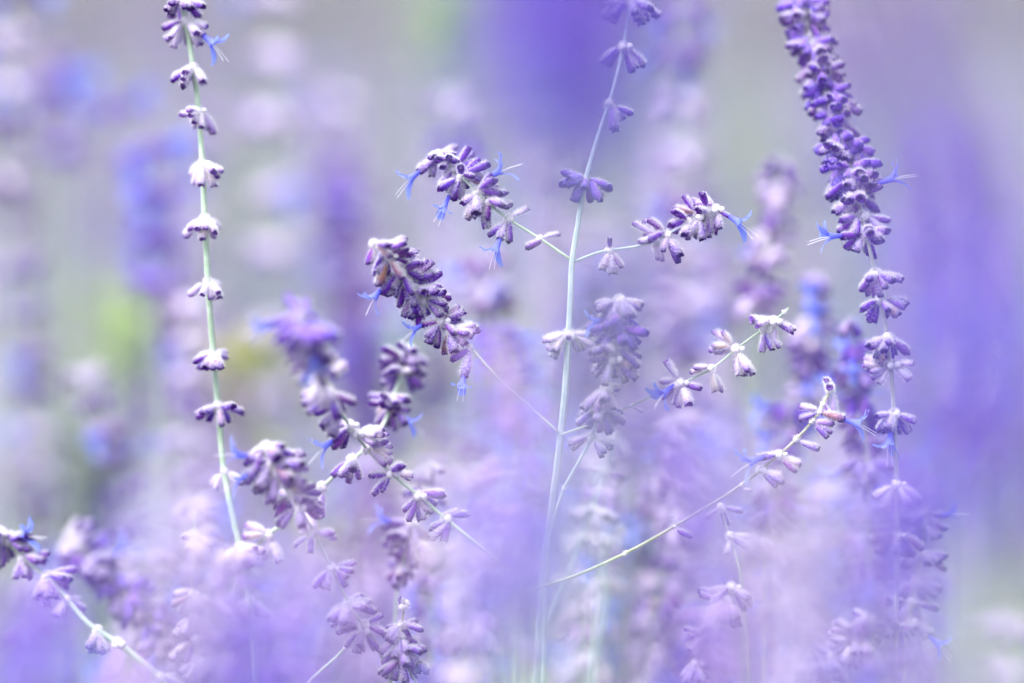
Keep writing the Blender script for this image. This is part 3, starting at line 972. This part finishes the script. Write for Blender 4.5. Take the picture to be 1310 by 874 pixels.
spec = [
    ([(72, 72, .30), (78, 120, .30), (82, 180, .30), (90, 900, .3)], 30, ['calyx_deep', 'calyx'], .13, (1.5, 1.5)),
    ([(150, 130, .26), (180, 230, .26), (205, 360, .26), (220, 900, .26)], 60, ['calyx_pale', 'calyx_deep', 'calyx'], .3, (1.3, 1.4)),
    ([(205, 180, .20), (200, 280, .2), (195, 350, .2), (200, 900, .2)], 55, ['calyx_deep'], .25, (1.2, 1.3)),
    ([(352, -20, .28), (350, 130, .28), (345, 300, .28), (340, 900, .28)], 88, ['calyx_pale'], .6, (1.6, 1.6)),
    ([(868, -60, .20), (866, 100, .2), (876, 300, .2), (880, 900, .2)], 64, ['calyx_pale', 'calyx'], .6, (1.4, 1.5)),
    ([(584, 120, .24), (586, 170, .24), (592, 240, .24), (600, 900, .24)], 45, ['calyx_pale', 'calyx_deep'], .16, (1.5, 1.4)),
    ([(18, -30, .22), (10, 60, .22), (5, 200, .22), (0, 900, .22)], 60, ['calyx_pale', 'calyx'], .3, (1.3, 1.3)),
    ([(30, 330, .24), (40, 450, .24), (50, 600, .24), (60, 900, .24)], 50, ['calyx_pale', 'calyx'], .8, (1.2, 1.3)),
    ([(110, 470, .16), (130, 540, .16), (160, 640, .16), (190, 900, .16)], 40, ['calyx_pale', 'calyx'], .6, (1.1, 1.2)),
    ([(250, 380, .18), (245, 470, .18), (240, 600, .18), (236, 900, .18)], 45, ['calyx_pale', 'calyx_pale', 'calyx'], .7, (1.2, 1.3)),
    ([(690, 470, .12), (684, 560, .12), (676, 700, .12), (670, 900, .12)], 40, ['calyx', 'calyx_deep'], .6, (1.1, 1.2)),
    ([(610, 560, .16), (604, 650, .16), (600, 760, .16), (600, 900, .16)], 44, ['calyx_pale', 'calyx'], .8, (1.2, 1.3)),
    ([(830, 400, .30), (836, 500, .30), (840, 700, .30), (840, 900, .3)], 60, ['calyx_pale', 'calyx'], .9, (1.3, 1.4)),
    ([(930, 330, .26), (920, 450, .26), (910, 700, .26), (900, 900, .26)], 60, ['calyx_pale', 'calyx_pale', 'calyx'], .9, (1.3, 1.4)),
    ([(1296, 790, .20), (1298, 830, .2), (1300, 900, .2)], 60, ['calyx_pale'], .7, (1.5, 1.5)),
    ([(1068, 600, .14), (1070, 700, .14), (1072, 900, .14)], 40, ['calyx_pale', 'calyx'], .8, (1.1, 1.2)),
    ([(560, 730, .10), (556, 800, .10), (552, 900, .1)], 34, ['calyx', 'calyx_pale'], .9, (1.1, 1.2)),
    ([(480, 330, .34), (478, 430, .34), (470, 620, .34), (470, 900, .34)], 70, ['calyx_pale'], .9, (1.5, 1.5)),
    ([(430, 120, .4), (432, 260, .4), (436, 500, .4), (440, 900, .4)], 90, ['calyx_pale'], .9, (1.7, 1.7)),
]
for i, (pts, step, kind, upto, size) in enumerate(spec):
    soft_stem(BLAB[i], pts, step, kind, 300 + i, w=(4, 7), size=size, group=BACK, upto=upto)

rr = random.Random(99)
for i in range(120):
    dy = rr.choice([rr.uniform(.28, .7), rr.uniform(.7, 2.6)])
    k = (DIST + dy) / DIST
    x = rr.uniform(-60, 1370)
    y = rr.uniform(60, 720) if dy < .7 else rr.uniform(-40, 560)
    lean = rr.uniform(-45, 45)
    pts = [(x, y, dy), (x + lean * .5, y + 170 / k, dy), (x + lean, y + 420 / k, dy + rr.uniform(-.04, .04))]
    kind = rr.choice([['calyx_pale', 'calyx_pink', 'calyx'], ['calyx_pale'], ['calyx_pale', 'calyx'], ['calyx_deep', 'calyx']])
    tone = 'violet' if kind[0] == 'calyx_deep' else 'whitish lilac' if len(kind) == 1 else 'lilac and purple' if len(kind) == 2 else 'mostly pale lilac'
    soft_stem(f'blurred {tone} stem ' + ('in the middle of' if dy < .7 else 'far back in') + ' the flower bed', pts, rr.uniform(26, 50) / k, kind, 500 + i, w=(5, 8), size=(1.2, 1.5),
              group='blurred stems filling the bed', reach=.08)

for i in range(46):
    dy = rr.uniform(.10, .5)
    k = (DIST + dy) / DIST
    x = rr.uniform(180, 1180)
    y = rr.uniform(520, 820)
    lean = rr.uniform(-60, 60)
    pts = [(x, y, dy), (x + lean * .5, y + 150 / k, dy), (x + lean, y + 420 / k, dy)]
    kind = rr.choice([['calyx_pale', 'calyx_pink'], ['calyx_pale'], ['calyx_pale', 'calyx']])
    tone = 'whitish lilac' if len(kind) == 1 else 'pale mauve' if kind[1] == 'calyx_pink' else 'lilac and purple'
    soft_stem(f'blurred low {tone} stem growing behind the sharp stems', pts, rr.uniform(24, 40) / k, kind, 700 + i, w=(4, 7), size=(1.1, 1.4),
              group='blurred stems filling the bed', reach=.08)

# ------------------------------------------------------------------ blurred spikes close to the lens
FRONT = 'blurred spikes close in front'
front = [
    ([(640, -170, -.36), (668, -20, -.36), (700, 130, -.36), (735, 300, -.36), (770, 600, -.36), (775, 1000, -.36)], 24, 'calyx_deep', .325),
    ([(735, -190, -.34), (735, -40, -.34), (745, 110, -.34), (765, 280, -.34), (780, 400, -.34), (775, 1000, -.34)], 26, 'calyx_deep', .325),
    ([(770, -190, -.40), (700, 0, -.40), (730, 200, -.40), (760, 1000, -.40)], 30, 'calyx_deep', .26),
    ([(830, -170, -.37), (800, -20, -.37), (770, 120, -.37), (760, 240, -.37), (770, 1000, -.37)], 28, 'calyx_deep', .30),
    ([(610, -190, -.39), (660, -40, -.39), (690, 90, -.39), (730, 1000, -.39)], 30, 'calyx_deep', .24),
    ([(800, 330, -.36), (792, 420, -.36), (780, 560, -.36), (780, 1000, -.36)], 34, ['calyx_deep', 'calyx'], .35),
    ([(1110, -40, -.42), (1185, 130, -.42), (1240, 330, -.42), (1275, 560, -.42), (1270, 1000, -.42)], 40, ['calyx_deep', 'calyx'], .62),
    ([(1215, 130, -.38), (1250, 330, -.38), (1240, 520, -.38), (1225, 660, -.38), (1200, 1000, -.38)], 42, ['calyx', 'calyx_deep'], .60),
    ([(1240, 400, -.40), (1228, 520, -.40), (1215, 640, -.40), (1200, 1000, -.40)], 40, 'calyx_deep', .5),
    ([(1152, 610, -.24), (1152, 700, -.24), (1150, 1000, -.24)], 40, 'calyx_deep', .35),
    ([(655, 640, -.26), (660, 760, -.26), (650, 1000, -.26)], 36, ['calyx_deep', 'calyx_deep', 'calyx'], .5),
    ([(690, 560, -.28), (690, 660, -.28), (685, 1000, -.28)], 60, ['calyx_pink', 'calyx_deep'], .4),
    ([(870, 530, -.30), (890, 600, -.30), (905, 700, -.30), (915, 1000, -.30)], 40, ['calyx_deep', 'calyx_pink'], .30),
    ([(330, 720, -.32), (322, 800, -.32), (315, 1000, -.32)], 40, ['calyx_pink', 'calyx_deep'], .9),
    ([(425, 650, -.36), (440, 760, -.36), (450, 1000, -.36)], 50, ['calyx_pink'], .6),
    ([(636, 650, -.30), (650, 740, -.30), (645, 1000, -.30)], 30, 'calyx_deep', .42),
    ([(668, 640, -.24), (664, 720, -.24), (656, 1000, -.24)], 34, 'calyx_deep', .4),
    ([(30, 770, -.24), (20, 850, -.24), (12, 1000, -.24)], 34, 'calyx_deep', .9),
    ([(300, 760, -.28), (304, 850, -.28), (306, 1000, -.28)], 40, 'calyx_deep', .9),
    ([(62, 740, -.26), (50, 830, -.26), (38, 1000, -.26)], 36, 'calyx_deep', .9),
    ([(20, 800, -.34), (18, 860, -.34), (14, 1000, -.34)], 40, ['calyx_deep', 'calyx_pale'], .9),
    ([(870, 790, -.36), (890, 880, -.36), (900, 1000, -.36)], 44, ['calyx_pink', 'calyx_deep'], 1.0),
    ([(640, 440, -.20), (655, 500, -.20), (680, 640, -.20), (690, 1000, -.20)], 34, ['calyx_pink'], .16),
    ([(590, 560, -.34), (600, 700, -.34), (610, 1000, -.34)], 90, ['calyx_pale', 'calyx_pink'], .6),
    ([(960, 610, -.40), (985, 760, -.40), (1000, 1000, -.40)], 46, 'calyx_pale', .7),
    ([(1040, 620, -.36), (1050, 800, -.36), (1060, 1000, -.36)], 46, 'calyx_pale', .8),
    ([(235, 610, -.30), (225, 740, -.30), (220, 1000, -.30)], 44, 'calyx_pale', .8),
    ([(1120, 810, -.40), (1120, 880, -.40), (1120, 1000, -.40)], 46, ['calyx_pink', 'calyx_deep'], .9),
    ([(1220, 820, -.40), (1220, 880, -.40), (1220, 1000, -.40)], 60, ['calyx_pale', 'calyx_deep'], .9),
]
marks = [(240, 'the tall pale green stem'), (340, 'the pale crossing stem'), (470, 'the left-leaning woolly stem'), (600, 'the dark violet-blue bunches'),
         (800, 'the silvery square stem'), (930, 'the slanting bare stem'), (1090, 'the dark-calyx tip'),
         (1175, 'the tall violet spike'), (2000, 'the open bed beside')]
tones = {'calyx_deep': 'deep violet', 'calyx': 'purple', 'calyx_pale': 'whitish lilac', 'calyx_pink': 'mauve'}
for i, (pts, step, kind, upto) in enumerate(front):
    k0 = kind if isinstance(kind, str) else kind[0]
    mix = '' if isinstance(kind, str) or len(set(kind)) < 2 else ' and ' + tones[[q for q in kind if q != k0][0]]
    hgt = 'tall' if pts[0][1] < 0 else 'middling' if pts[0][1] < 600 else 'low' if pts[0][1] < 740 else 'very low'
    where = 'the thick leaning stem' if pts[1][0] < 130 else next(t for q, t in marks if pts[1][0] < q)
    soft_stem(f'blurred {hgt} {tones[k0]}{mix} spike before {where}', pts, step, kind, 800 + i, w=(3, 5), size=(1.0, 1.0), group=FRONT, upto=upto, reach=.02)

MIST = 'half-soft sprigs weaving in front of the lower stems'
mist = [(648, 470, -.11, 20, 'calyx_pink', 'mauve', 'the thin left lower branch'), (872, 566, -.17, 30, 'calyx_deep', 'deep violet', 'the middle of the slanting stem'),
        (960, 690, -.10, 60, 'calyx_pale', 'whitish', 'the little hooked sprig'), (1060, 610, -.12, -50, 'calyx_pale', 'whitish', 'the dark-calyx tip'), (1100, 640, -.09, 30, 'calyx', 'purple', 'the tall grey stem'),
        (560, 700, -.12, 50, 'calyx_pale', 'whitish', 'the dark violet-blue bunches'), (600, 790, -.10, -40, 'calyx_pink', 'mauve', 'the short upright sprig'), (360, 790, -.12, 40, 'calyx_pink', 'mauve', 'the thin stem with round head'),
        (250, 640, -.09, 30, 'calyx_pale', 'whitish', 'the foot of the tall pale stem'), (300, 700, -.07, -30, 'calyx_pale', 'whitish', 'the pale crossing stem'), 
        (900, 770, -.10, 40, 'calyx_pink', 'mauve', 'the low purple sprig'), (1000, 760, -.13, 50, 'calyx_pale', 'whitish', 'the pale twig'),
        (1190, 740, -.12, -40, 'calyx', 'purple', 'the short purple sprig'), (20, 800, -.10, 30, 'calyx', 'purple', 'the thick leaning stem'), (160, 840, -.12, -30, 'calyx_pink', 'mauve', 'the plump purple spike')]
for i, (x, y, dy, lean, kind, tone, where) in enumerate(mist):
    k = (DIST + dy) / DIST
    pts = [(x, y, dy), (x + lean * .35, y + 60 / k, dy), (x + lean, y + 220 / k, dy), (x + lean * 1.1, y + 460 / k, dy)]
    soft_stem(f'half-soft {tone} sprig just in front of {where}', pts, 30 / k, kind, 900 + i, w=(2, 4), size=(.9, 1.1), group=MIST, upto=.75, grow=1.06, reach=.03)

# ------------------------------------------------------------------ leafy shoots that show as green patches
def leaf_mesh(matn, L, W, seed):
    r2 = np.random.default_rng(seed)
    g = Geo()
    n = 7
    v, t = [], []
    for i in range(n):
        s = i / (n - 1)
        w = W * (math.sin(math.pi * min(1, s * .93 + .05)) ** .8) * .5
        bend = -.35 * L * s * s
        for e in (-1, 0, 1):
            v.append((e * w, L * s, bend + abs(e) * w * .35 + r2.normal() * L * .008))
    f = []
    for i in range(n - 1):
        for e in range(2):
            a = i * 3 + e
            f += [[a, a + 1, a + 4], [a, a + 4, a + 3]]
    g.add(np.array(v), f, 0, 0, r2.random(), 0)
    return g.mesh('leaf', [matn])


LEAF = {k: [leaf_mesh(k, .05 + .008 * j, .014 + .002 * (j % 3), j) for j in range(4)] for k in ('leaf', 'leaf_light', 'leaf_yellow', 'leaf_grey')}


def leafy_shoot(label, x, y, dy, h_px, kind, seed, n=22, size=1.0):
    rr = random.Random(seed)
    top = P(x, y, dy)
    low = P(x, y + h_px, dy)
    path = catmull([top, low] + to_ground(low, low - top, .05), .02)
    base = path[-1].copy()
    root = bpy.data.objects.new('leafy_shoot', None)
    C.objects.link(root)
    root.location = base
    tag(root, label, 'leafy shoot', 'leafy green shoots among the flower stems')
    new_obj('stalk', tube_mesh('stalk', path, np.linspace(.001, .003, len(path)), base, 'stalk_green', 6), root)
    h = (top - low).length
    for k in range(n):
        s = (k / n) ** 1.0 * h * 1.15
        p = top.lerp(low, s / h)
        o = new_obj('leaf', rr.choice(LEAF[kind]), root)
        o.matrix_local = Matrix.Translation(p - base) @ Matrix.Rotation(k * 1.57 + rr.gauss(0, .4), 4, 'Z') @ Matrix.Rotation(rr.uniform(.3, 1.1), 4, 'X') @ Matrix.Scale(rr.uniform(.7, 1.1) * size, 4)


leafy_shoot('fresh green leafy shoot behind the tall pale stem, away from the yellow one', 158, 400, .46, 100, 'leaf_light', 1, 20, .75)
leafy_shoot('fresh green leafy shoot behind the dark purple whorls', 552, 452, .5, 90, 'leaf_light', 2, 30, .9)
leafy_shoot('tall fresh green shoot rising far above the arching branches', 582, 0, .8, 90, 'leaf_light', 3, 30, .9)
leafy_shoot('yellow-green leafy shoot just behind the tall pale stem', 318, 450, .30, 110, 'leaf_yellow', 4, 20, .6)
leafy_shoot('fresh green leafy shoot behind the dark violet-blue flower bunches', 545, 668, .4, 90, 'leaf_light', 5, 34, 1.0)
leafy_shoot('low green leafy shoot behind the thick pale leaning stem', 245, 800, .36, 80, 'leaf', 6, 28, .9)
leafy_shoot('grey-green leafy shoot behind the whitish stems', 800, 600, .30, 120, 'leaf_grey', 7, 26, .8)
leafy_shoot('grey-green leafy shoot beyond the plump purple spike', 120, 560, .38, 120, 'leaf_grey', 8, 26, .9)

# ------------------------------------------------------------------ the rest of the bed, too dense to count
def bed_foliage(name, label, n, yr, zr, seed, matn):
    r2 = np.random.default_rng(seed)
    g = Geo()
    y = r2.uniform(*yr, n)
    half = np.maximum(.8, (y + .85) * .38 + .35)
    x = r2.uniform(-1, 1, n) * half
    z = zr[0] + (zr[1] - zr[0]) * r2.random(n) ** .8
    d = unit(r2.normal(size=(n, 3)) + np.array([0, 0, .5]))
    sd_ = unit(np.cross(d, r2.normal(size=(n, 3))))
    nr = np.cross(d, sd_)
    L = r2.uniform(.03, .065, n)[:, None]
    W = r2.uniform(.004, .009, n)[:, None]
    c = np.stack([x, y, z], 1)
    v = np.stack([c, c + d * L * .5 - sd_ * W + nr * W * .4, c + d * L * .5 + nr * -.1 * W, c + d * L * .5 + sd_ * W + nr * W * .4, c + d * L - nr * L * .2], 1).reshape(-1, 3)
    f = (np.array([[0, 2, 1], [0, 3, 2], [1, 2, 4], [2, 3, 4]])[None] + (np.arange(n) * 5)[:, None, None]).reshape(-1, 3)
    g.add(v, f, 0, 0, np.repeat(r2.random(n), 5), 0)
    o = new_obj(name, g.mesh(name, [matn]))
    tag(o, label, 'foliage')
    o['kind'] = 'stuff'


bed_foliage('bed_foliage', 'grey-green leaves filling the lower flower bed', 46000, (-.6, 7), (0, .55), 5, 'leaf_grey')
bed_foliage('far_bed_foliage', 'taller grey-green leaves in the far part of the bed', 36000, (1.6, 9), (.2, .85), 6, 'leaf_grey')


def far_spikes(n, seed):
    r2 = np.random.default_rng(seed)
    g = Geo()
    y = 1.2 + 7.0 * r2.random(n) ** .7
    x = r2.uniform(-1, 1, n) * ((y + .85) * .40 + .35)
    h = r2.uniform(.65, 1.12, n)
    pal = r2.random(n)
    for i in range(n):
        nw = 8
        zz = h[i] - np.cumsum(np.linspace(.012, .04, nw))
        lean = r2.normal(size=2) * .12
        m = nw * 8
        wz = np.repeat(zz, 8) + r2.normal(size=m) * .002
        off = (wz - h[i])[:, None] * lean[None]
        c = np.stack([x[i] + off[:, 0], y[i] + off[:, 1], wz], 1)
        a = r2.uniform(0, 2 * math.pi, m)
        d = unit(np.stack([np.cos(a), np.sin(a), r2.uniform(-1, .2, m)], 1))
        sd_ = unit(np.cross(d, [0, 0, 1.0]))
        u2 = np.cross(d, sd_)
        L, W = .0085, .0017
        v = np.stack([c, c + d * L * .6 + sd_ * W, c + d * L * .6 - sd_ * W * .5 + u2 * W, c + d * L * .6 - sd_ * W * .5 - u2 * W, c + d * L], 1).reshape(-1, 3)
        f = (np.array([[0, 1, 2], [0, 2, 3], [0, 3, 1], [4, 2, 1], [4, 3, 2], [4, 1, 3]])[None] + (np.arange(m) * 5)[:, None, None]).reshape(-1, 3)
        g.add(v, f, 0 if pal[i] < .15 else 1 if pal[i] < .75 else 3, np.tile([0, .6, .6, .6, .9], m), np.repeat(r2.random(m), 5), np.tile([.5, .15, .3, 0, 0], m))
        b0 = np.array([x[i] - lean[0] * h[i], y[i] - lean[1] * h[i], 0])
        t0 = np.array([x[i], y[i], h[i]])
        w = np.array([.0022, 0, 0])
        w2 = np.array([0, .0022, 0])
        g.add([b0 - w, b0 + w, b0 + w2, t0], [[0, 1, 3], [1, 2, 3], [2, 0, 3]], 2, 0, .5, .3)
    o = new_obj('far_flower_bed', g.mesh('far_flower_bed', ['calyx_pale', 'calyx', 'stalk_grey', 'leaf_grey']))
    tag(o, 'hazy lavender mass of countless flower stems filling the far bed', 'flower bed')
    o['kind'] = 'stuff'


far_spikes(2600, 8)
